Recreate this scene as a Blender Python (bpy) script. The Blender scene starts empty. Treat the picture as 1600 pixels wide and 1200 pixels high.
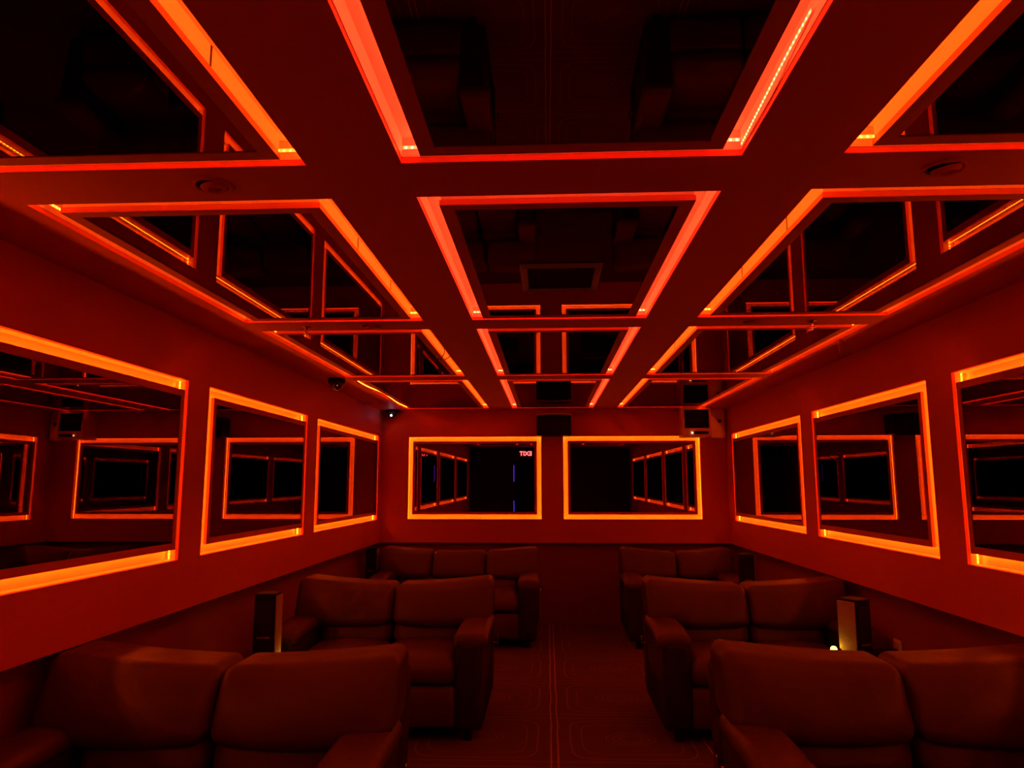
import bpy, bmesh, math, random
from mathutils import Matrix, Vector

random.seed(7)
SC = bpy.context.scene
COL = SC.collection
EYE = 1.52                      # eye height above the floor
PI = math.pi

# ------------------------------------------------------------------ materials
def new_mat(name):
    m = bpy.data.materials.new(name); m.use_nodes = True
    nt = m.node_tree; nt.nodes.clear()
    out = nt.nodes.new('ShaderNodeOutputMaterial')
    return m, nt, out

def N(nt, kind, **kw):
    n = nt.nodes.new(kind)
    for k, v in kw.items():
        if k == 'op': n.operation = v
        else: n.inputs[k].default_value = v
    return n

def principled(name, col, rough=0.5, metal=0.0, spec=0.5, noise=None, bump=None, coat=0.0):
    m, nt, out = new_mat(name)
    b = nt.nodes.new('ShaderNodeBsdfPrincipled')
    b.inputs['Base Color'].default_value = (*col, 1)
    b.inputs['Roughness'].default_value = rough
    b.inputs['Metallic'].default_value = metal
    b.inputs['Specular IOR Level'].default_value = spec
    if coat: b.inputs['Coat Weight'].default_value = coat
    nt.links.new(b.outputs[0], out.inputs[0])
    tc = nt.nodes.new('ShaderNodeTexCoord')
    if noise:
        scale, amt, stretch = noise
        mp = nt.nodes.new('ShaderNodeMapping'); mp.inputs['Scale'].default_value = stretch
        nt.links.new(tc.outputs['Object'], mp.inputs[0])
        no = N(nt, 'ShaderNodeTexNoise', Scale=scale, Detail=4.0)
        nt.links.new(mp.outputs[0], no.inputs['Vector'])
        mx = nt.nodes.new('ShaderNodeMix'); mx.data_type = 'RGBA'
        mx.inputs[6].default_value = (*[c * (1 - amt) for c in col], 1)
        mx.inputs[7].default_value = (*[min(1, c * (1 + amt)) for c in col], 1)
        nt.links.new(no.outputs[0], mx.inputs[0])
        nt.links.new(mx.outputs[2], b.inputs['Base Color'])
    if bump:
        scale, strength, dist = bump
        no = N(nt, 'ShaderNodeTexNoise', Scale=scale, Detail=3.0)
        nt.links.new(tc.outputs['Object'], no.inputs['Vector'])
        bp = N(nt, 'ShaderNodeBump', Strength=strength, Distance=dist)
        nt.links.new(no.outputs[0], bp.inputs['Height'])
        nt.links.new(bp.outputs[0], b.inputs['Normal'])
    return m

def emitter(name, col, strength):
    m, nt, out = new_mat(name)
    e = nt.nodes.new('ShaderNodeEmission')
    e.inputs[0].default_value = (*col, 1); e.inputs[1].default_value = strength
    nt.links.new(e.outputs[0], out.inputs[0])
    return m

def mirror_mat(name, col):
    m, nt, out = new_mat(name)
    g = nt.nodes.new('ShaderNodeBsdfGlossy')
    g.inputs['Color'].default_value = (*col, 1); g.inputs['Roughness'].default_value = 0.0
    nt.links.new(g.outputs[0], out.inputs[0])
    return m

LED_COL = (1.0, 0.042, 0.004)
def led_mat(name, base, dots, col=LED_COL):
    m, nt, out = new_mat(name)
    uv = nt.nodes.new('ShaderNodeUVMap'); uv.uv_map = 'UVMap'
    sp = nt.nodes.new('ShaderNodeSeparateXYZ'); nt.links.new(uv.outputs[0], sp.inputs[0])
    def M(op, a, b=None):
        n = nt.nodes.new('ShaderNodeMath'); n.operation = op
        for i, v in enumerate((a, b)):
            if v is None: continue
            if isinstance(v, (int, float)): n.inputs[i].default_value = v
            else: nt.links.new(v, n.inputs[i])
        return n.outputs[0]
    fx = M('MULTIPLY', M('SUBTRACT', M('FRACT', M('DIVIDE', sp.outputs[0], 0.0167)), 0.5), 0.0167)
    fy = M('MULTIPLY', M('SUBTRACT', sp.outputs[1], 0.5), 0.010)
    r = M('SQRT', M('ADD', M('MULTIPLY', fx, fx), M('MULTIPLY', fy, fy)))
    on = M('LESS_THAN', r, 0.0034)
    st = M('ADD', M('MULTIPLY', on, dots), base)
    geo = nt.nodes.new('ShaderNodeNewGeometry')
    st = M('MULTIPLY', st, M('SUBTRACT', 1.0, geo.outputs['Backfacing']))
    e = nt.nodes.new('ShaderNodeEmission'); e.inputs[0].default_value = (*col, 1)
    nt.links.new(st, e.inputs[1]); nt.links.new(e.outputs[0], out.inputs[0])
    return m

def carpet_mat():
    m, nt, out = new_mat('carpet')
    b = nt.nodes.new('ShaderNodeBsdfPrincipled'); b.inputs['Roughness'].default_value = 0.95
    b.inputs['Specular IOR Level'].default_value = 0.1
    nt.links.new(b.outputs[0], out.inputs[0])
    tc = nt.nodes.new('ShaderNodeTexCoord')
    wob = N(nt, 'ShaderNodeTexNoise', Scale=3.0)
    nt.links.new(tc.outputs['Object'], wob.inputs['Vector'])
    sp = nt.nodes.new('ShaderNodeSeparateXYZ'); nt.links.new(tc.outputs['Object'], sp.inputs[0])
    def M(op, a, bb=None):
        n = nt.nodes.new('ShaderNodeMath'); n.operation = op
        for i, v in enumerate((a, bb)):
            if v is None: continue
            if isinstance(v, (int, float)): n.inputs[i].default_value = v
            else: nt.links.new(v, n.inputs[i])
        return n.outputs[0]
    w = M('MULTIPLY', M('SUBTRACT', wob.outputs[0], 0.5), 0.02)
    X = M('ADD', sp.outputs[0], w); Y = M('ADD', sp.outputs[1], w)
    # tile of 0.92 x 0.84 m holding nested rounded outlines
    px, py = 0.92, 0.84
    cx = M('MULTIPLY', M('SUBTRACT', M('FRACT', M('DIVIDE', M('SUBTRACT', X, 0.03), px)), 0.5), px)
    cy = M('MULTIPLY', M('SUBTRACT', M('FRACT', M('DIVIDE', Y, py)), 0.5), py)
    ax, ay = M('ABSOLUTE', cx), M('ABSOLUTE', cy)
    lines = None
    def add(v):
        nonlocal lines
        lines = v if lines is None else M('MAXIMUM', lines, v)
    add(M('LESS_THAN', M('ABSOLUTE', M('SUBTRACT', ax, px/2 - 0.02)), 0.0045))          # long double lines
    add(M('MULTIPLY', M('LESS_THAN', M('ABSOLUTE', M('SUBTRACT', ay, py/2 - 0.04)), 0.004), 0.35))
    for hx, hy, k in ((0.36, 0.33, 0.35), (0.29, 0.25, 0.3)):                              # rounded rectangles
        d = M('POWER', M('ADD', M('POWER', M('DIVIDE', ax, hx), 6.0), M('POWER', M('DIVIDE', ay, hy), 6.0)), 1/6)
        add(M('MULTIPLY', M('LESS_THAN', M('ABSOLUTE', M('SUBTRACT', d, 1.0)), 0.013), k))
    for r0 in (0.07, 0.11, 0.15):                                                          # nested ovals
        d = M('SQRT', M('ADD', M('MULTIPLY', cx, cx), M('MULTIPLY', M('MULTIPLY', cy, cy), 2.2)))
        add(M('MULTIPLY', M('LESS_THAN', M('ABSOLUTE', M('SUBTRACT', d, r0)), 0.004), 0.3))
    mx = nt.nodes.new('ShaderNodeMix'); mx.data_type = 'RGBA'
    mx.inputs[6].default_value = (0.13, 0.06, 0.06, 1); mx.inputs[7].default_value = (0.42, 0.28, 0.3, 1)
    nt.links.new(lines, mx.inputs[0]); nt.links.new(mx.outputs[2], b.inputs['Base Color'])
    return m

MAT = dict(
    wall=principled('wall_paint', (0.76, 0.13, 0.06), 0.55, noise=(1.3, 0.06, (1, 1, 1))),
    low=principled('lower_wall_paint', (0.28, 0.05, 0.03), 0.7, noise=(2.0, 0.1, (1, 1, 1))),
    soffit=principled('soffit_paint', (0.72, 0.12, 0.055), 0.5, noise=(1.0, 0.06, (1, 1, 1))),
    trough=principled('white_trough', (0.80, 0.78, 0.74), 0.6),
    frame=principled('brushed_red_trim', (0.62, 0.14, 0.065), 0.45, noise=(60, 0.25, (0.05, 0.05, 3))),
    mirror=mirror_mat('smoked_mirror', (0.30, 0.15, 0.17)),
    led=led_mat('led_strip', 14.0, 110.0, (1.0, 0.053, 0.0025)),
    led_rose=led_mat('led_strip_rose', 14.0, 110.0, (1.0, 0.040, 0.010)),
    led_amber=led_mat('led_strip_amber', 14.0, 110.0, (1.0, 0.074, 0.0014)),
    leather_dark=principled('dark_leather', (0.03, 0.01, 0.008), 0.5, bump=(9, 0.3, 0.02)),  # darker copy of the brown leather, for base, back shell and armrests
    leather=principled('brown_leather', (0.095, 0.028, 0.018), 0.42, noise=(5, 0.15, (1, 1, 1)), bump=(9, 0.35, 0.02)),
    black=principled('black_plastic', (0.012, 0.012, 0.013), 0.5, spec=0.2),
    mesh=principled('black_mesh', (0.008, 0.008, 0.009), 0.8),
    dark=principled('dark_gap', (0.02, 0.012, 0.01), 0.8),
    pale=principled('pale_plastic', (0.88, 0.72, 0.66), 0.45),
    grille=principled('pale_perforated', (0.55, 0.5, 0.45), 0.5, noise=(80, 0.3, (1, 1, 1))),
    heater=principled('warm_white_casing', (0.80, 0.45, 0.38), 0.45),
    grey=principled('grey_frame', (0.30, 0.26, 0.24), 0.45),
    chrome=principled('chrome', (0.8, 0.8, 0.82), 0.12, metal=1.0),
    dome=principled('dark_dome', (0.03, 0.02, 0.02), 0.05, coat=1.0),
    amber=emitter('amber_bulb', (1.0, 0.42, 0.025), 24),
    amber_dim=emitter('amber_bulb_dim', (1.0, 0.45, 0.03), 14),
    whiteled=emitter('white_led', (0.75, 0.6, 1.0), 12),
    redglint=emitter('red_glint', (1.0, 0.02, 0.01), 3),  # glow standing in for red glints on sprinkler and camera dome
    warmled=emitter('warm_led', (1.0, 0.5, 0.15), 8),
    exit=emitter('exit_letters', (1.0, 0.22, 0.20), 11),
    exitbox=principled('exit_housing', (0.25, 0.03, 0.02), 0.5),
    blue=emitter('violet_strip', (0.10, 0.03, 1.0), 5),
    wire=principled('wire', (0.25, 0.2, 0.18), 0.5),
    rear=principled('rear_dark', (0.06, 0.02, 0.018), 0.8),
    carpet=carpet_mat(),
)

# ------------------------------------------------------------------ mesh helpers
def obj(name, bm, mat, parent=None, smooth=False, mats=None):
    me = bpy.data.meshes.new(name)
    bm.normal_update(); bm.to_mesh(me); bm.free()
    for mm in (mats or [mat]): me.materials.append(mm)
    if smooth:
        for p in me.polygons: p.use_smooth = True
    o = bpy.data.objects.new(name, me); COL.objects.link(o)
    if parent: o.parent = parent
    return o

def tag(o, label, cat, group=None):
    o['label'] = label; o['category'] = cat
    if group: o['group'] = group
    return o

def thing(name, label, cat, loc=(0, 0, 0), rz=0.0, group=None, mat4=None):
    o = bpy.data.objects.new(name, None); COL.objects.link(o)
    o.empty_display_size = 0.1
    if mat4 is not None: o.matrix_world = mat4
    else: o.location = loc; o.rotation_euler = (0, 0, rz)
    return tag(o, label, cat, group)

def struct(name, bm, mat, mats=None):
    o = obj(name, bm, mat, mats=mats); o['kind'] = 'structure'; return o

def dup(root, label, loc, rz=0.0):
    r = root.copy(); COL.objects.link(r); r.location = loc; r.rotation_euler = (0, 0, rz); r['label'] = label
    for ch in list(root.children):
        c = ch.copy(); COL.objects.link(c); c.parent = r; c.matrix_parent_inverse = ch.matrix_parent_inverse
        for g in list(ch.children):
            d = g.copy(); COL.objects.link(d); d.parent = c; d.matrix_parent_inverse = g.matrix_parent_inverse
    return r

def box(bm, x0, x1, y0, y1, z0, z1, mi=0):
    v = [bm.verts.new(p) for p in ((x0,y0,z0),(x1,y0,z0),(x1,y1,z0),(x0,y1,z0),(x0,y0,z1),(x1,y0,z1),(x1,y1,z1),(x0,y1,z1))]
    for f in ((0,3,2,1),(4,5,6,7),(0,1,5,4),(1,2,6,5),(2,3,7,6),(3,0,4,7)):
        bm.faces.new([v[i] for i in f]).material_index = mi
    return v

def quad(bm, a, b, c, d, mi=0):
    f = bm.faces.new([bm.verts.new(p) for p in (a, b, c, d)]); f.material_index = mi; return f

def bevel(bm, off, seg=2):
    bmesh.ops.bevel(bm, geom=list(bm.edges), offset=off, segments=seg, affect='EDGES', profile=0.5)

def rbox(bm, x0, x1, y0, y1, z0, z1, r, deform=None, mid=6, cor=4):
    """box with round edges and a dense grid, optionally deformed; u,v,w in [-1,1] are passed to deform"""
    lo = (x0, y0, z0); hi = (x1, y1, z1)
    c = [(a+b)/2 for a, b in zip(lo, hi)]; h = [(b-a)/2 for a, b in zip(lo, hi)]
    rr = min(r, *[q*0.999 for q in h])
    axes = []
    for q in h:
        inner = q-rr; L = []
        for i in range(cor): L.append(-inner-rr*math.tan((1-i/cor)*PI/4))
        for i in range(mid+1): L.append(-inner+2*inner*i/mid)
        for i in range(1, cor+1): L.append(inner+rr*math.tan(i/cor*PI/4))
        axes.append(L)
    cache = {}
    def vert(q):
        key = tuple(round(t, 6) for t in q)
        if key in cache: return cache[key]
        inn = [max(-(hh-rr), min(hh-rr, t)) for t, hh in zip(q, h)]
        d = Vector([a-b for a, b in zip(q, inn)])
        if d.length > 1e-9: d = d.normalized()*rr
        p = Vector(inn)+d
        if deform: p = Vector(deform(p, (p[0]/h[0], p[1]/h[1], p[2]/h[2])))
        cache[key] = bm.verts.new((p[0]+c[0], p[1]+c[1], p[2]+c[2])); return cache[key]
    for ax in range(3):
        a, b = (ax+1) % 3, (ax+2) % 3
        for s in (-1, 1):
            for i in range(len(axes[a])-1):
                for j in range(len(axes[b])-1):
                    qs = []
                    for (ii, jj) in ((i, j), (i+1, j), (i+1, j+1), (i, j+1)):
                        q = [0, 0, 0]; q[ax] = s*h[ax]; q[a] = axes[a][ii]; q[b] = axes[b][jj]; qs.append(vert(q))
                    if s < 0: qs.reverse()
                    if len(set(qs)) == 4: bm.faces.new(qs)

def cyl(bm, p0, p1, r0, r1=None, n=20, cap=True):
    r1 = r0 if r1 is None else r1
    p0 = Vector(p0); p1 = Vector(p1); d = (p1-p0).normalized()
    a = d.orthogonal().normalized(); b = d.cross(a)
    A = [bm.verts.new(p0+(a*math.cos(t)+b*math.sin(t))*r0) for t in [2*PI*i/n for i in range(n)]]
    B = [bm.verts.new(p1+(a*math.cos(t)+b*math.sin(t))*r1) for t in [2*PI*i/n for i in range(n)]]
    for i in range(n): bm.faces.new((A[i], A[(i+1) % n], B[(i+1) % n], B[i]))
    if cap: bm.faces.new(A[::-1]); bm.faces.new(B)

def lathe(bm, prof, n=28, cx=0, cy=0):
    rings = []
    for r, z in prof:
        rings.append([bm.verts.new((cx+r*math.cos(2*PI*i/n), cy+r*math.sin(2*PI*i/n), z)) for i in range(n)] if r > 1e-6 else [bm.verts.new((cx, cy, z))])
    for A, B in zip(rings, rings[1:]):
        for i in range(n):
            j = (i+1) % n
            if len(A) == 1 and len(B) == 1: continue
            if len(A) == 1: bm.faces.new((A[0], B[j], B[i]))
            elif len(B) == 1: bm.faces.new((A[i], A[j], B[0]))
            else: bm.faces.new((A[i], A[j], B[j], B[i]))
    bmesh.ops.recalc_face_normals(bm, faces=bm.faces)

def tube(bm, pts, r, n=8):
    pts = [Vector(p) for p in pts]; rings = []
    for i, p in enumerate(pts):
        d = (pts[min(i+1, len(pts)-1)]-pts[max(i-1, 0)]).normalized()
        a = d.cross(Vector((0.3, 0.2, 0.93))).normalized(); b = d.cross(a)
        rings.append([bm.verts.new(p+(a*math.cos(2*PI*k/n)+b*math.sin(2*PI*k/n))*r) for k in range(n)])
    for A, B in zip(rings, rings[1:]):
        for k in range(n): bm.faces.new((A[k], A[(k+1) % n], B[(k+1) % n], B[k]))
    bm.faces.new(rings[0][::-1]); bm.faces.new(rings[-1])
    bmesh.ops.recalc_face_normals(bm, faces=bm.faces)

def slab(bm, M4, u0, u1, v0, v1, holes, t, mi=0):
    """slab in the u,v plane of frame M4 (front at n=0, back at n=-t) with rectangular holes"""
    us = sorted({u0, u1, *[h[0] for h in holes], *[h[1] for h in holes]})
    vs = sorted({v0, v1, *[h[2] for h in holes], *[h[3] for h in holes]})
    def solid(i, j):
        if i < 0 or j < 0 or i >= len(us)-1 or j >= len(vs)-1: return False
        uc = (us[i]+us[i+1])/2; vc = (vs[j]+vs[j+1])/2
        return not any(h[0] < uc < h[1] and h[2] < vc < h[3] for h in holes)
    P = lambda u, v, n: M4 @ Vector((u, v, n))
    for i in range(len(us)-1):
        for j in range(len(vs)-1):
            if not solid(i, j): continue
            a, b, c, d = us[i], us[i+1], vs[j], vs[j+1]
            quad(bm, P(a,c,0), P(b,c,0), P(b,d,0), P(a,d,0), mi)
            quad(bm, P(a,c,-t), P(a,d,-t), P(b,d,-t), P(b,c,-t), mi)
            if not solid(i-1, j): quad(bm, P(a,c,0), P(a,d,0), P(a,d,-t), P(a,c,-t), mi)
            if not solid(i+1, j): quad(bm, P(b,d,0), P(b,c,0), P(b,c,-t), P(b,d,-t), mi)
            if not solid(i, j-1): quad(bm, P(b,c,0), P(a,c,0), P(a,c,-t), P(b,c,-t), mi)
            if not solid(i, j+1): quad(bm, P(a,d,0), P(b,d,0), P(b,d,-t), P(a,d,-t), mi)

# ------------------------------------------------------------------ room dimensions
XL, XR, YB = -1.883, 1.994, 8.115
YR = -2.3                                   # wall behind the photographer
K = 1.13                                    # ceiling grid scale
ZC = EYE+0.8475; ZT = EYE+0.5476; ZB = EYE-0.3748; ZD = EYE-0.633
XLc, XRc, XCc = (-1.397*K, -0.564*K), (0.681*K, 1.520*K), (-0.337*K, 0.452*K)
ROWS = [(-0.10*K, 1.5815*K), (1.782*K, 3.2016*K), (3.387*K, 4.894*K), (5.079*K, 6.993*K)]
LW = [(-0.80, 1.32), (1.56, 3.652), (3.889, 5.5475), (5.799, 7.9595)]
RW = [(-0.80, 1.28), (1.52, 3.597), (3.839, 5.4935), (5.740, 7.860)]
BW = [(-1.575, -0.064), (0.178, 1.707)]
T = 0.09                                    # thickness of the panelled upper wall

def frame_matrix(origin, u, v):
    u = Vector(u); v = Vector(v); n = u.cross(v)
    return Matrix(((u.x, v.x, n.x, origin[0]), (u.y, v.y, n.y, origin[1]), (u.z, v.z, n.z, origin[2]), (0, 0, 0, 1)))

F_CEIL = frame_matrix((0, 0, ZC), (1, 0, 0), (0, -1, 0))       # n = down ; v = -Y
F_LEFT = frame_matrix((XL, 0, 0), (0, 1, 0), (0, 0, 1))        # n = +X ; u = Y
F_RIGHT = frame_matrix((XR, 0, 0), (0, -1, 0), (0, 0, 1))      # n = -X ; u = -Y
F_BACK = frame_matrix((0, YB, 0), (1, 0, 0), (0, 0, 1))        # n = -Y

# floor
bm = bmesh.new(); box(bm, XL-0.25, XR+0.25, YR-0.2, YB+0.3, -0.1, 0.0); struct('floor', bm, MAT['carpet'])
# coffered ceiling: a slab with twelve openings, a closed deck above, and a higher ceiling behind the photographer
bm = bmesh.new()
holes = [(x0, x1, -y1, -y0) for (y0, y1) in ROWS for (x0, x1) in (XLc, XCc, XRc)]
slab(bm, F_CEIL, XL-0.12, XR+0.12, -(YB+0.12), 1.2, holes, 0.10)
box(bm, XL-0.12, XR+0.12, -1.2, YB+0.12, ZC+0.11, ZC+0.16)
box(bm, XL-0.12, XR+0.12, YR-0.1, -1.2, ZC+0.30, ZC+0.40)
box(bm, XL-0.12, XR+0.12, -1.22, -1.2, ZC+0.10, ZC+0.31)
struct('ceiling', bm, MAT['soffit'])
# walls: thick upper panel with openings, set-back lower wall
def wall(name, F, u0, u1, holes, lowbox):
    bm = bmesh.new()
    slab(bm, F, u0, u1, ZD, ZC-0.001, holes, T, 0)
    box(bm, *lowbox, 1)
    struct(name, bm, None, [MAT['wall'], MAT['low']])
hl = [(a, b, ZB, ZT) for a, b in LW]
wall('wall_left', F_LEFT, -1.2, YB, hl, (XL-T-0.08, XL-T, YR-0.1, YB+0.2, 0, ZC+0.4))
hr = [(-b, -a, ZB, ZT) for a, b in RW]
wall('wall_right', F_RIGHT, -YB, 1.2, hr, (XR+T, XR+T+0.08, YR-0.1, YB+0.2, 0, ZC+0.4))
hb = [(a, b, ZB, ZT) for a, b in BW]
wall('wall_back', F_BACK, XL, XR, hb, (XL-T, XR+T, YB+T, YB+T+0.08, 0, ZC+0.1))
bm = bmesh.new()
box(bm, XL-T, -0.84, YR-0.1, YR, 0, ZC+0.3); box(bm, 0.05, XR+T, YR-0.1, YR, 0, ZC+0.3); box(bm, -0.84, 0.05, YR-0.1, YR, 2.05, ZC+0.3)
struct('wall_front', bm, MAT['rear'])
bm = bmesh.new(); box(bm, -0.84, 0.05, YR-0.09, YR-0.05, 0, 2.05); struct('door_1', bm, MAT['black'])

# ------------------------------------------------------------------ light-framed mirrors
def strip_bm(path, nrm, w=0.010):
    """ribbon along path (list of points), facing nrm; uv.x = metres along, uv.y across"""
    bm = bmesh.new(); uvl = bm.loops.layers.uv.new('UVMap')
    path = [Vector(p) for p in path]; s = 0; nrm = Vector(nrm)
    prev = None
    for i in range(len(path)):
        d = (path[min(i+1, len(path)-1)]-path[max(i-1, 0)]).normalized()
        side = nrm.cross(d).normalized()*w/2
        a, b = bm.verts.new(path[i]-side), bm.verts.new(path[i]+side)
        if i: s2 = s+(path[i]-path[i-1]).length
        if prev:
            f = bm.faces.new((prev[0], a, b, prev[1]))
            for l, uv in zip(f.loops, ((s, 0), (s2, 0), (s2, 1), (s, 1))): l[uvl].uv = uv
            f.normal_update()
            if f.normal.dot(nrm) < 0:
                f.normal_flip()
            s = s2
        prev = (a, b)
    return bm

def mirror_unit(name, label, cat, group, F, a, b, c, d, depth, slots, strip_n, bez, lip, ft, led, sag=None, seams=(), tilt=0.0, inner='', loose=None):
    """opening a..b by c..d in frame F: lit trough, led strips, bevelled frame, smoked mirror glass"""
    cu, cv = (a+b)/2, (c+d)/2
    hw, hh = (b-a)/2-0.001, (d-c)/2-0.001
    root = thing(name, label, cat, group=group, mat4=F @ Matrix.Translation((cu, cv, 0)))
    lip = -lip; su0, su1, sv0, sv1 = slots               # gap widths on the u-, u+, v-, v+ sides
    bm = bmesh.new()                                        # trough: four sides with thickness, and the back
    o = 0.0008
    for s in (-1, 1):
        x0, x1 = sorted((s*hw, s*(hw-o))); box(bm, x0, x1, -hh, hh, -depth, lip)
        y0, y1 = sorted((s*hh, s*(hh-o))); box(bm, -hw, hw, y0, y1, -depth, lip)
    box(bm, -hw, hw, -hh, hh, -depth-0.004, -depth)
    obj('light_trough', bm, MAT['trough'], root)
    e = 0.0026
    W, H = hw-e, hh-e
    def line(p0, p1, droop=None):
        p0, p1 = Vector(p0), Vector(p1); n = max(2, int((p1-p0).length/0.09)); pts = []
        for i in range(n+1):
            t = i/n; p = p0.lerp(p1, t)
            if droop: p = p+Vector(droop(t))
            pts.append(p)
        return pts
    pu0, pu1, pv0, pv1 = -hw+su0, hw-su1, -hh+sv0, hh-sv1
    # strips sit on the outer side of the gap, or are glued to the panel box where `inner` names the axis (n: only the v+ side)
    U0, U1, n0, n1 = (pu0+0.002, pu1-0.002, (-1, 0, 0), (1, 0, 0)) if 'u' in inner else (-W, W, (1, 0, 0), (-1, 0, 0))
    V0, V1, m0, m1 = (pv0+0.002, pv1-0.002, (0, -1, 0), (0, 1, 0)) if 'v' in inner else (-H, H, (0, 1, 0), (0, -1, 0))
    if 'n' in inner: V1, m1 = pv1-0.002, (0, 1, 0)
    sag = sag or {}
    sides = [('u-', line((U0, -H, strip_n), (U0, H, strip_n), sag.get('u-')), n0),
             ('u+', line((U1, -H, strip_n), (U1, H, strip_n), sag.get('u+')), n1),
             ('v-', line((-W, V0, strip_n), (W, V0, strip_n)), m0),
             ('v+', line((-W, V1, strip_n), (W, V1, strip_n)), m1)]
    if loose: sides.append(('loose', [(W+p[0], -H+p[1], p[2]) for p in loose], (-1, 0, 0.3)))
    for key, path, nr in sides:
        obj('led_strip', strip_bm(path, nr, 0.006 if key == 'loose' else 0.010), led, root)
    e = 0.004
    bm = bmesh.new(); box(bm, pu0+e, pu1-e, pv0+e, pv1-e, -depth, -ft-0.003)
    obj('backing_box', bm, MAT['trough'], root)
    for (sd, pos) in seams:                                 # dark joints in the lit side of the panel
        bm = bmesh.new(); x = pu1-e if sd > 0 else pu0+e
        box(bm, min(x, x+sd*0.0015), max(x, x+sd*0.0015), pos-0.003, pos+0.003, -depth, -ft)
        obj('joint_strip', bm, MAT['dark'], root)
    bm = bmesh.new(); f0, f1 = -ft, -0.0005                 # frame
    box(bm, pu0, pu0+bez, pv0, pv1, f0, f1); box(bm, pu1-bez, pu1, pv0, pv1, f0, f1)
    box(bm, pu0+bez, pu1-bez, pv0, pv0+bez, f0, f1); box(bm, pu0+bez, pu1-bez, pv1-bez, pv1, f0, f1)
    obj('frame', bm, MAT['frame'], root)
    bm = bmesh.new(); g = 0.0005
    box(bm, pu0+bez+g, pu1-bez-g, pv0+bez+g, pv1-bez-g, -0.008, -0.003)
    go = obj('mirror_glass', bm, MAT['mirror'], root)
    if tilt: go.rotation_euler = (tilt, 0, 0)
    return root

GC = 'smoked mirrors set in the glowing ceiling coffers'
rown = ['nearest row overhead', 'second row', 'third row', 'row nearest the back wall']
coln = ['left column', 'centre column', 'right column']
def bump(c, w, amp):
    return lambda t: amp*math.exp(-((t-c)/w)**2)
for r, (y0, y1) in enumerate(ROWS):
    for k, (x0, x1) in enumerate((XLc, XCc, XRc)):
        sag = None
        # in the ceiling frame v = -Y, so t runs from the far end of a long side to its near end
        L = y1-y0; cv = -(y0+y1)/2
        loose = None
        if r == 0 and k == 1:                              # one length has come unstuck and hangs out at the far end
            loose = [(-0.004-0.006*math.sin(t*PI), 0.02+0.50*t, -0.018+0.006*math.sin(t*PI*1.3)-0.016*t) for t in [i/14 for i in range(15)]]
        if r == 3 and k == 0:
            sag = {'u-': lambda t: (0.012+0.012*math.exp(-((t-0.12)/0.1)**2), 0, 0.024+0.010*math.sin(t*9))}
        seams = ()
        if k == 0: seams = tuple((1, -y-cv) for y in ([1.36], [2.54, 3.10], [], [])[r])
        if k == 2: seams = tuple((-1, -y-cv) for y in ([1.20], [2.41, 2.98], [4.6], [])[r])
        lab = f'smoked ceiling mirror with glowing orange edge, {coln[k]}, {rown[r]}'
        if r == 1 and k == 1: lab = 'smoked ceiling mirror with an air vent on it, centre column, glowing edges'
        mirror_unit('ceiling_mirror', lab, 'mirror', GC, F_CEIL, x0, x1, -y1, -y0, 0.068, (0.056, 0.056, 0.036, 0.066), -0.042, 0.043,
                    0.016, 0.0175, MAT['led_rose' if k == 1 else 'led'], sag, seams, inner='un' if k == 1 else 'n', loose=loose)

wl = ['behind the camera, seen only reflected', 'nearest, cut by the frame edge', 'the middle one in view', 'farthest, next to the back corner']
for side, F, lst, sg in (('left', F_LEFT, LW, 1), ('right', F_RIGHT, RW, -1)):
    for i, (a, b) in enumerate(lst):
        u0, u1 = (a, b) if sg > 0 else (-b, -a)
        mirror_unit('wall_mirror', f'smoked mirror in orange light frame on {side} wall, {wl[i]}', 'mirror',
                    f'light-framed mirrors along the {side} wall', F, u0, u1, ZB, ZT, 0.066,
                    (0.062, 0.031, 0.053, 0.053) if sg > 0 else (0.031, 0.062, 0.053, 0.053), -0.046, 0.034, 0.0145, 0.016, MAT['led_amber'], inner='v')
for i, (a, b) in enumerate(BW):
    mirror_unit('wall_mirror', ('smoked mirror in orange light frame on back wall, above the three-seat sofa',
                                'smoked mirror in orange light frame on back wall, under the grey louvred heater')[i],
                'mirror', 'light-framed mirrors on the back wall', F_BACK, a, b, ZB, ZT, 0.066, (0.052,)*4, -0.046, 0.028, 0.0145, 0.016, MAT['led_amber'], tilt=math.radians(0.2))

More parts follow.
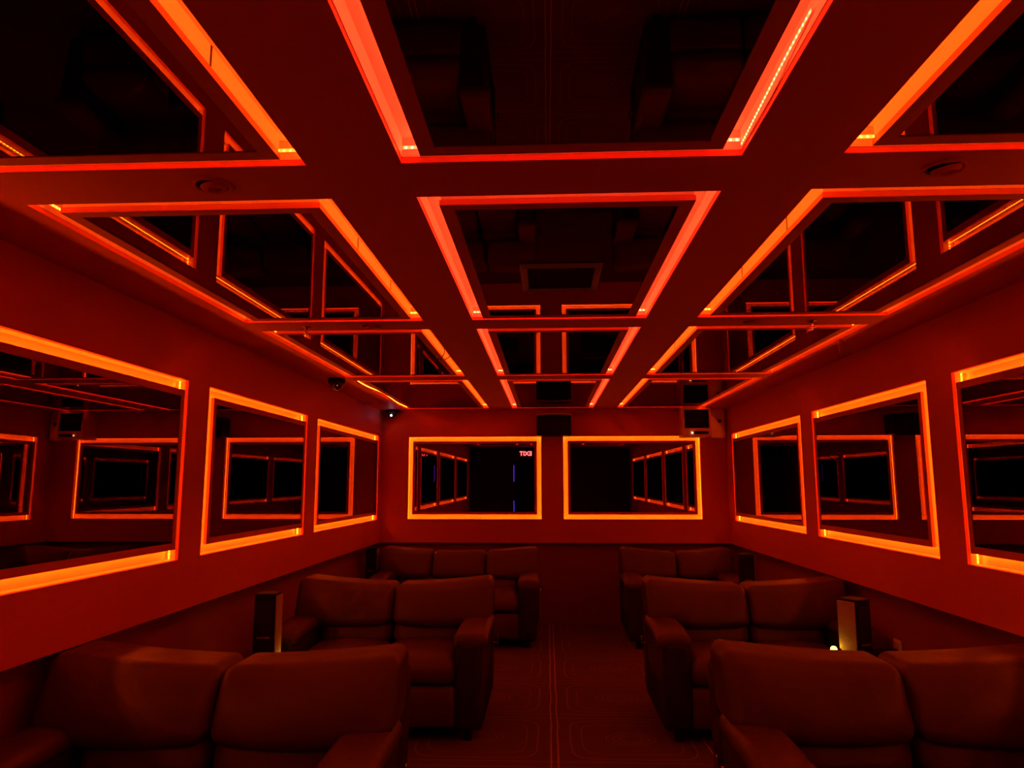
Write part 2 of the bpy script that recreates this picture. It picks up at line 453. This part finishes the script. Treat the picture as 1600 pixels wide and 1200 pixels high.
# ------------------------------------------------------------------ sofas
def make_sofa(label, loc, width, n, group, name):
    root = thing(name, label, 'sofa', loc, 0, group)
    hw = width/2; aw = 0.19; iw = hw-aw
    lm = MAT['leather']
    bm = bmesh.new(); rbox(bm, -hw+0.03, hw-0.03, -0.38, 0.40, 0.07, 0.34, 0.03, mid=4); obj('base', bm, MAT['leather_dark'], root, True)
    for sx in (-1, 1):
        for sy in (-0.36, 0.34):
            bm = bmesh.new(); cyl(bm, (sx*(hw-0.12), sy, 0.0), (sx*(hw-0.12), sy, 0.08), 0.022, 0.03, 14); obj('foot', bm, MAT['black'], root)
    bm = bmesh.new()
    def shell(p, q): return (p[0], p[1]+0.10*(q[2]*0.5+0.5), p[2]-0.02*(1-q[0]**2)*max(0, q[2]))
    rbox(bm, -hw+0.015, hw-0.015, 0.17, 0.36, 0.10, 0.82, 0.06, shell, mid=8); obj('back_shell', bm, MAT['leather_dark'], root, True)
    sw = 2*iw/n
    for i in range(n):
        x0 = -iw+i*sw
        bm = bmesh.new()
        def seat(p, q): return (p[0], p[1]-0.02*(1-q[2]**2)*(1 if q[1] < 0 else 0), p[2]+0.030*(1-q[0]**2)*(1-q[1]**2)*(1 if q[2] > 0 else 0)-0.02*max(0, -q[1])**3)
        rbox(bm, x0+0.004, x0+sw-0.004, -0.47, 0.12, 0.345, 0.495, 0.06, seat); obj('seat_cushion', bm, lm, root, True)
        bm = bmesh.new()
        rbox(bm, x0+0.006, x0+sw-0.006, -0.455, -0.385, 0.085, 0.328, 0.03, lambda p, q: (p[0], p[1]-0.02*(1-q[2]**2), p[2])); obj('footrest_panel', bm, lm, root, True)
        bm = bmesh.new()
        rbox(bm, x0+0.004, x0+sw-0.004, 0.03, 0.22, 0.46, 0.64, 0.07, lambda p, q: (p[0], p[1]-0.02*(1-q[0]**2)*max(0, -q[1])+0.03*q[2], p[2])); obj('lumbar_cushion', bm, lm, root, True)
    bw = (2*hw-0.02)/n
    for i in range(n):
        x0 = -hw+0.01+i*bw; xc = x0+bw/2
        bm = bmesh.new()
        def back(p, q, xc=xc):
            X = (xc+p[0])/hw
            lift = 0.050*abs(X)**1.8
            z = p[2]+lift*(0.25+0.75*(q[2]*0.5+0.5))
            if q[2] < 0: z -= 0.030*(1-q[0]**2)*(-q[2])          # the cushion hangs lower in its middle
            bul = 0.045*(1-q[0]**4)*max(0.0, 1-(q[2]+0.15)**2)*max(0, -q[1])
            return (p[0], p[1]-bul+0.055*q[2], z)
        rbox(bm, x0+0.002, x0+bw-0.002, 0.045, 0.335, 0.600, 0.843, 0.05, back, mid=8, cor=5); obj('back_cushion', bm, lm, root, True)
    for s in (-1, 1):
        bm = bmesh.new()
        xa, xb = sorted((s*(hw-0.03), s*iw))
        rbox(bm, xa, xb, -0.43, 0.30, 0.06, 0.585, 0.04, lambda p, q, s=s: (p[0]-(s*0.10*((1-q[2])/2)**1.6*max(0, -q[1]) if q[0]*s < 0 else 0), p[1]-0.03*max(0, -q[1])*q[2], p[2])); arm = obj('armrest', bm, MAT['leather_dark'], root, True)
        bm = bmesh.new()
        xa, xb = sorted((s*hw, s*(iw-0.012)))
        def pad(p, q): return (p[0]*(1+0.06*max(0, -q[1])), p[1], p[2]-0.03*max(0, -q[1])**2.5+0.012*(1-q[0]**2)*(1 if q[2] > 0 else 0))
        rbox(bm, xa, xb, -0.455, 0.20, 0.570, 0.645, 0.036, pad); obj('arm_pad', bm, lm, arm, True)
    for s in (-1, 1):
        bm = bmesh.new(); rbox(bm, s*(hw+0.026)-0.006, s*(hw+0.026)+0.006, 0.085, 0.110, 0.455, 0.515, 0.005, mid=1, cor=2)
        cyl(bm, (s*(hw-0.02), 0.098, 0.47), (s*(hw+0.022), 0.098, 0.47), 0.006, None, 10)
        ho = obj('recliner_lever', bm, MAT['chrome'], root, True); ho['label'] = 'small chrome lever'
    return root

GS = 'leather loveseats in two rows facing the camera'
w2 = 1.37
s0 = make_sofa('brown leather loveseat at left front, nearest the camera on the left side', (-0.55-w2/2, 2.66, 0), w2, 2, GS, 'loveseat')
dup(s0, 'brown leather loveseat at right front, nearest the camera on the right side', (0.655+w2/2, 2.80, 0))
dup(s0, 'brown leather loveseat on the left, second row, before the three-seat sofa', (-0.37-w2/2, 4.93, 0))
dup(s0, 'brown leather loveseat on the right, second row, left arm at the aisle', (0.655+w2/2, 4.96, 0))
make_sofa('long brown leather sofa with three back cushions against back wall', (-0.085-0.83, 7.42, 0), 1.66, 3, None, 'three_seat_sofa')
make_sofa('short dark leather sofa against back wall, right of the aisle', (0.73+0.575, 7.42, 0), 1.15, 2, None, 'compact_sofa')

# ------------------------------------------------------------------ tower speakers with an amber lamp
def tower(label, loc, rz, aisle, h=0.92, lamp=0.605):
    """aisle = +1/-1: side (local x) that is pale and carries the lamp; front faces -Y"""
    root = thing('tower_speaker', label, 'speaker', loc, rz, 'slim tower speakers')
    w, d = 0.058, 0.058
    bm = bmesh.new(); box(bm, -w-0.025, w+0.025, -d-0.03, d+0.03, 0, 0.025); bevel(bm, 0.006); obj('base', bm, MAT['black'], root)
    bm = bmesh.new(); box(bm, -w, w, -d, d, 0.025, h); bevel(bm, 0.008); obj('cabinet', bm, MAT['black'], root)
    bm = bmesh.new(); box(bm, -w+0.010, w-0.010, -d-0.004, -d, 0.06, h-0.04); bevel(bm, 0.0015, 1); gr = obj('front_grille', bm, MAT['mesh'], root)
    bm = bmesh.new(); box(bm, -0.035, 0.035, -d-0.0055, -d-0.004, h-0.235, h-0.225); o = obj('name_bar', bm, MAT['grey'], gr); o['label'] = 'pale name bar'
    bm = bmesh.new(); x = aisle*w
    rbox(bm, min(x, x+aisle*0.006), max(x, x+aisle*0.006), -d+0.004, d-0.004, 0.10, h-0.012, 0.0029, mid=2, cor=2); o = obj('side_grille', bm, MAT['grille'], root); o['label'] = 'pale perforated side panel'
    if lamp:
        bm = bmesh.new(); cyl(bm, (aisle*(w+0.003), 0.045, lamp), (aisle*(w+0.014), 0.060, lamp), 0.007, 0.009, 16); hd = obj('lamp_holder', bm, MAT['black'], root)
        bm = bmesh.new(); bmesh.ops.create_icosphere(bm, subdivisions=3, radius=0.017, matrix=Matrix.Translation((aisle*(w+0.026), 0.074, lamp))); o = obj('lamp_bulb', bm, MAT['amber' if loc[1] > 0 else 'amber_dim'], hd, True); o['label'] = 'glowing amber bulb'
    return root
tower('slim black tower speaker with amber-lit edge by left wall, behind front loveseat', (-1.545, 4.02, 0), math.radians(3), 1, 0.935, 0.575)
tower('slim tower speaker with pale side and glowing amber bulb by right wall', (1.632, 4.05, 0), math.radians(30), -1, 0.92, 0.65)
tower('black tower speaker in back left corner beside the three-seat sofa', (-1.835, 7.60, 0), 0, 1, 0.875, 0)
tower('black tower speaker by right wall in front of the short back sofa', (1.805, 6.80, 0), 0, 1, 0.90, 0)
tower('tower speaker with amber bulb behind the camera, seen only in the back mirrors', (1.20, -1.75, 0), PI, -1)

# ------------------------------------------------------------------ ceiling and wall fittings
def downlight(label, x, y):
    root = thing('downlight', label, 'ceiling light', (x, y, ZC), 0, 'recessed spotlights in the ceiling beams, switched off')
    bm = bmesh.new(); lathe(bm, [(0.056, -0.0003), (0.055, -0.005), (0.050, -0.007), (0.045, -0.004), (0.044, -0.0008)], 36); obj('trim_ring', bm, MAT['soffit'], root, True)
    bm = bmesh.new(); lathe(bm, [(0.044, -0.0006), (0.030, -0.0010), (0.0, -0.0012)], 36); obj('shade_disc', bm, MAT['mesh'], root)  # flat black disc painted in for the shaded gap around the eyeball
    bm = bmesh.new(); lathe(bm, [(0.039, -0.002), (0.036, -0.009), (0.028, -0.014), (0.023, -0.014), (0.020, -0.006), (0.010, -0.004), (0.0, -0.0038)], 36); o = obj('eyeball', bm, MAT['soffit'], root, True)
    o.location = (0.006, 0, 0); o.rotation_euler = (math.radians(6), math.radians(-9), 0)
downlight('switched-off round spotlight in first ceiling beam, left side', -0.946, 1.90)
downlight('switched-off round spotlight in first ceiling beam, right side', 1.076, 1.89)
downlight('small spotlight in second ceiling beam, left side', -0.94, 3.72)
downlight('small spotlight in second ceiling beam, right side', 1.07, 3.72)

def sprinkler(label, x, y):
    root = thing('fire_sprinkler', label, 'sprinkler', (x, y, ZC), 0, 'sprinkler heads in the second ceiling beam')
    bm = bmesh.new(); lathe(bm, [(0.0, -0.0005), (0.026, -0.0005), (0.024, -0.005), (0.008, -0.007), (0.006, -0.018), (0.0, -0.018)], 20); obj('rosette', bm, MAT['chrome'], root, True)
    bm = bmesh.new(); box(bm, -0.008, -0.005, -0.002, 0.002, -0.034, -0.016); box(bm, 0.005, 0.008, -0.002, 0.002, -0.034, -0.016); obj('yoke', bm, MAT['chrome'], root)
    bm = bmesh.new(); cyl(bm, (0, 0, -0.037), (0, 0, -0.034), 0.015, None, 16); obj('deflector', bm, MAT['chrome'], root)
    bm = bmesh.new(); cyl(bm, (0, 0, -0.034), (0, 0, -0.017), 0.0028, None, 10); obj('glass_bulb', bm, MAT['redglint'] if x > 0 else MAT['chrome'], root)  # right-hand bulb is made to glow to imitate a red glint
sprinkler('small sprinkler head with red glint in second ceiling beam, right side', 1.383, 3.72)
sprinkler('small sprinkler head in second ceiling beam, left side', -1.29, 3.72)

# air vent under the centre mirror
root = thing('air_vent', 'square air vent on the centre ceiling mirror, dark grille', 'vent', (0.060, 2.86, ZC-0.0005))
vx, vy = 0.162, 0.178
bm = bmesh.new()
for s in (-1, 1):
    for (p, q) in (((s*vx, -vy), (s*vx, vy)),):
        a = [(s*vx, -vy, 0.0015), (s*vx, vy, 0.0015), (s*(vx-0.008), vy-0.008, -0.016), (s*(vx-0.008), -vy+0.008, -0.016)]
        b2 = [(s*(vx-0.030), -vy+0.030, -0.006), (s*(vx-0.030), vy-0.030, -0.006)]
        quad(bm, *a); quad(bm, a[3], a[2], b2[1], b2[0])
    a = [(-vx, s*vy, 0.0015), (vx, s*vy, 0.0015), (vx-0.008, s*(vy-0.008), -0.016), (-vx+0.008, s*(vy-0.008), -0.016)]
    b2 = [(-vx+0.030, s*(vy-0.030), -0.006), (vx-0.030, s*(vy-0.030), -0.006)]
    quad(bm, *a); quad(bm, a[3], a[2], b2[1], b2[0])
bmesh.ops.remove_doubles(bm, verts=bm.verts, dist=1e-5); bmesh.ops.recalc_face_normals(bm, faces=bm.faces)
obj('vent_frame', bm, MAT['grey'], root)
bm = bmesh.new()
box(bm, -vx+0.02, vx-0.02, -vy+0.02, vy-0.02, -0.003, 0.001)
nx = 18
for i in range(nx):
    x = -vx+0.034+i*(2*vx-0.068)/(nx-1); box(bm, x-0.0015, x+0.0015, -vy+0.03, vy-0.03, -0.008, -0.003)
obj('vent_grille', bm, MAT['mesh'], root)

def dome_camera(label, x, y, r, light):
    root = thing('dome_camera', label, 'security camera', (x, y, ZC), 0, 'dome cameras on the ceiling at the left')
    bm = bmesh.new(); lathe(bm, [(0.0, -0.0005), (r, -0.0005), (r*1.02, -0.02), (r*0.94, -0.038), (0.0, -0.038)]); obj('mount', bm, MAT['black'], root, True)
    bm = bmesh.new(); lathe(bm, [(r*0.86*math.cos(t), -0.038-r*0.80*math.sin(t)) for t in [PI/2*i/10 for i in range(11)]]); obj('dome', bm, MAT['dome'], root, True)
    bm = bmesh.new(); bmesh.ops.create_icosphere(bm, subdivisions=2, radius=0.011 if light else 0.004, matrix=Matrix.Translation((0.35*r if not light else 0.0, -r*0.86, -0.070 if light else -0.062)))
    o = obj('lens_light_or_glint', bm, MAT['whiteled'] if light else MAT['redglint'], root, True); o['label'] = 'glowing white lens' if light else 'tiny glowing bead for a red glint'  # red bead imitates a glint on the dome; the white one is a light
    return root
dome_camera('black dome security camera above the gap between left wall mirrors', -1.683, 5.617, 0.068, False)
dome_camera('black dome camera with bright white light in back left ceiling corner', -1.745, 8.0, 0.072, True)

# black speaker box on the back wall
root = thing('wall_speaker', 'black speaker box high on back wall above the gap between its mirrors', 'speaker', (0.077, YB-0.115, EYE+0.659))
bm = bmesh.new(); rbox(bm, -0.192, 0.192, -0.108, 0.114, -0.118, 0.108, 0.02, lambda p, q: (p[0], p[1], p[2]+0.010*(1-q[0]**2)*(1 if q[2] > 0 else 0))); obj('cabinet', bm, MAT['black'], root, True)
bm = bmesh.new(); box(bm, -0.175, 0.175, -0.114, -0.106, -0.105, 0.088); bevel(bm, 0.002, 1); obj('front_grille', bm, MAT['mesh'], root)
bm = bmesh.new(); rbox(bm, -0.190, 0.190, -0.118, -0.098, 0.098, 0.116, 0.006, lambda p, q: (p[0], p[1], p[2]+0.010*(1-q[0]**2)), mid=8, cor=2); o = obj('lit_edge_strip', bm, MAT['grey'], root, True); o['label'] = 'curved grey strip imitating light on the top edge'  # lighter strip puts the lit top edge of the black box into colour

# louvred heater at the back right
root = thing('wall_mounted_heater', 'grey-framed box with black louvred front in the back right ceiling corner', 'heater', (1.625, YB-0.14, ZC))
x0, x1, z0, z1 = -0.152, 0.152, -0.325, -0.002
bm = bmesh.new()
box(bm, x0, x0+0.022, -0.12, 0.139, z0, z1); box(bm, x1-0.016, x1, -0.12, 0.139, z0, z1)
box(bm, x0+0.022, x1-0.016, -0.12, 0.139, z1-0.030, z1); box(bm, x0+0.022, x1-0.016, -0.12, 0.139, z0, z0+0.090)
box(bm, x0+0.022, x1-0.016, 0.10, 0.139, z0+0.090, z1-0.030); obj('housing', bm, MAT['heater'], root)
bm = bmesh.new()
for i in range(7):
    z = z0+0.100+i*0.028
    quad(bm, (x0+0.024, -0.105, z), (x1-0.018, -0.105, z), (x1-0.018, -0.075, z+0.022), (x0+0.024, -0.075, z+0.022))
box(bm, x0+0.024, x1-0.018, -0.07, -0.066, z0+0.092, z1-0.032); obj('louvre', bm, MAT['mesh'], root)
bm = bmesh.new(); box(bm, x0+0.12, x1-0.03, -0.124, -0.119, z0+0.024, z0+0.056); obj('control_slot', bm, MAT['mesh'], root)
bm = bmesh.new(); bmesh.ops.create_icosphere(bm, subdivisions=2, radius=0.008, matrix=Matrix.Translation((x0+0.100, -0.124, z0+0.040))); o = obj('status_light', bm, MAT['warmled'], root, True); o['label'] = 'tiny glowing status light'
bm = bmesh.new(); box(bm, -0.5, 0.5, -0.012, 0.012, -0.5, 0.5)
bmesh.ops.scale(bm, vec=(0.165, 1, 0.330), verts=bm.verts); bevel(bm, 0.005)
pl = obj('side_plate', bm, MAT['pale'], root); pl.location = (0.255, 0.02, -0.168); pl.rotation_euler = (0, 0, math.radians(12)); pl['label'] = 'pale side plate with a round hole'
bm = bmesh.new(); cyl(bm, (0.02, -0.0135, 0.02), (0.02, -0.0115, 0.02), 0.020); obj('round_hole', bm, MAT['mesh'], pl)
bm = bmesh.new(); box(bm, 0.13, 0.19, 0.03, 0.06, -0.20, -0.17); obj('plate_bracket', bm, MAT['black'], root)

# wall plates
def wall_plate(label, M4, mat, plug):
    root = thing('wall_plate', label, 'outlet', mat4=M4)
    bm = bmesh.new(); box(bm, -0.05, 0.05, -0.056, 0.056, 0.0005, 0.007); bevel(bm, 0.003); obj('cover', bm, MAT[mat], root)
    bm = bmesh.new(); box(bm, -0.016, 0.016, -0.033, 0.033, 0.007, 0.010); bevel(bm, 0.002, 1); rk = obj('rocker', bm, MAT[mat], root)
    if plug:
        bm = bmesh.new(); cyl(bm, (0, -0.02, 0.010), (0, -0.02, 0.050), 0.022, 0.016); o = obj('plug', bm, MAT['black'], root, True); o['label'] = 'black plug pushed in'
wall_plate('square switch plate on back wall, left of the left mirror', F_BACK @ Matrix.Translation((-1.705, EYE-0.275, 0)), 'soffit', False)
wall_plate('pale outlet plate with black plug low on the right wall', frame_matrix((XR+T, 4.56, 0.55), (0, -1, 0), (0, 0, 1)), 'pale', True)

# loose wires
bm = bmesh.new()
cz = [(-0.634, 4.36, ZC+0.002), (-0.637, 4.38, ZC-0.03), (-0.66, 4.42, ZC-0.055), (-0.69, 4.47, ZC-0.05), (-0.70, 4.53, ZC-0.03), (-0.68, 4.57, ZC-0.045), (-0.65, 4.62, ZC-0.02), (-0.634, 4.65, ZC+0.002)]
tube(bm, cz, 0.003)
tag(obj('dangling_cord', bm, MAT['black'], None, True), 'thin dark cable looping from left ceiling mirror slot, third row', 'cable')
bm = bmesh.new()
for pts in ([(1.722, 4.25, ZC+0.002), (1.726, 4.25, ZC-0.03), (1.732, 4.26, ZC-0.075), (1.736, 4.27, ZC-0.10)],
            [(1.722, 4.22, ZC+0.002), (1.74, 4.21, ZC-0.02), (1.775, 4.22, ZC-0.05), (1.79, 4.23, ZC-0.09)],
            [(1.722, 4.24, ZC+0.002), (1.75, 4.245, ZC-0.012), (1.76, 4.25, ZC-0.06)]):
    tube(bm, pts, 0.0018, 6)
tag(obj('hanging_wire', bm, MAT['wire'], None, True), 'thin loose wire ends hanging at right edge of ceiling, third row', 'wire')

# ------------------------------------------------------------------ things behind the photographer that the mirrors show
root = thing('exit_sign', 'red glowing EXIT sign, seen reversed in the left back mirror', 'sign', (-0.55, YR+0.002, EYE+0.73))
bm = bmesh.new(); box(bm, -0.16, 0.16, 0, 0.04, -0.10, 0.10); bevel(bm, 0.006); obj('housing', bm, MAT['exitbox'], root)
tc = bpy.data.curves.new('lettering', 'FONT'); tc.body = 'EXIT'; tc.size = 0.155; tc.align_x = 'CENTER'; tc.align_y = 'CENTER'; tc.extrude = 0.002; tc.offset = 0.003
to = bpy.data.objects.new('lettering_curve', tc); COL.objects.link(to)
bpy.context.view_layer.update()
me = bpy.data.meshes.new_from_object(to.evaluated_get(bpy.context.evaluated_depsgraph_get()))
bpy.data.objects.remove(to); me.materials.clear(); me.materials.append(MAT['exit']); me.name = 'lettering'
o = bpy.data.objects.new('lettering', me); COL.objects.link(o); o.parent = root
o.rotation_euler = (PI/2, 0, PI); o.location = (0, 0.043, 0); o['label'] = 'glowing red letters EXIT'
for nm, z0, z1 in (('upper', 0.02, 0.44), ('lower', -0.75, -0.46)):
    bm = bmesh.new(); box(bm, -0.865, -0.850, YR-0.001, YR+0.016, EYE+z0, EYE+z1); bevel(bm, 0.002, 1)
    tag(obj('violet_light_strip', bm, MAT['blue']), f'{nm} violet light strip on the doorway, seen in the left back mirror', 'light strip', 'violet strips at the rear doorway')

# ------------------------------------------------------------------ world and camera
w = bpy.data.worlds.new('night'); SC.world = w; w.use_nodes = True
w.node_tree.nodes['Background'].inputs[0].default_value = (0.0, 0.0, 0.0, 1)
w.node_tree.nodes['Background'].inputs[1].default_value = 0.0
cam = bpy.data.cameras.new('camera'); co = bpy.data.objects.new('camera', cam); COL.objects.link(co)
cam.sensor_fit = 'HORIZONTAL'; cam.sensor_width = 36.0; cam.lens = 1120/1600*36; cam.clip_start = 0.02
p, y, r = 0.14041159, -0.04874411, -0.00101636
cy, sy, cp, sp = math.cos(y), math.sin(y), math.cos(p), math.sin(p)
fwd = Vector((sy*cp, cy*cp, sp)); right = Vector((cy, -sy, 0)); up = right.cross(fwd)
ri = right*math.cos(r)+up*math.sin(r); u2 = up*math.cos(r)-right*math.sin(r)
co.matrix_world = Matrix(((ri.x, u2.x, -fwd.x, 0), (ri.y, u2.y, -fwd.y, 0), (ri.z, u2.z, -fwd.z, EYE), (0, 0, 0, 1)))
SC.camera = co
SC.view_settings.view_transform = 'Standard'; SC.view_settings.look = 'None'
SC.view_settings.exposure = 0.0; SC.view_settings.gamma = 1.0; SC.view_settings.use_curve_mapping = False
SC.cycles.max_bounces = 12; SC.cycles.glossy_bounces = 8; SC.cycles.diffuse_bounces = 5
SC.cycles.sample_clamp_indirect = 6.0
SC.cycles.caustics_reflective = True
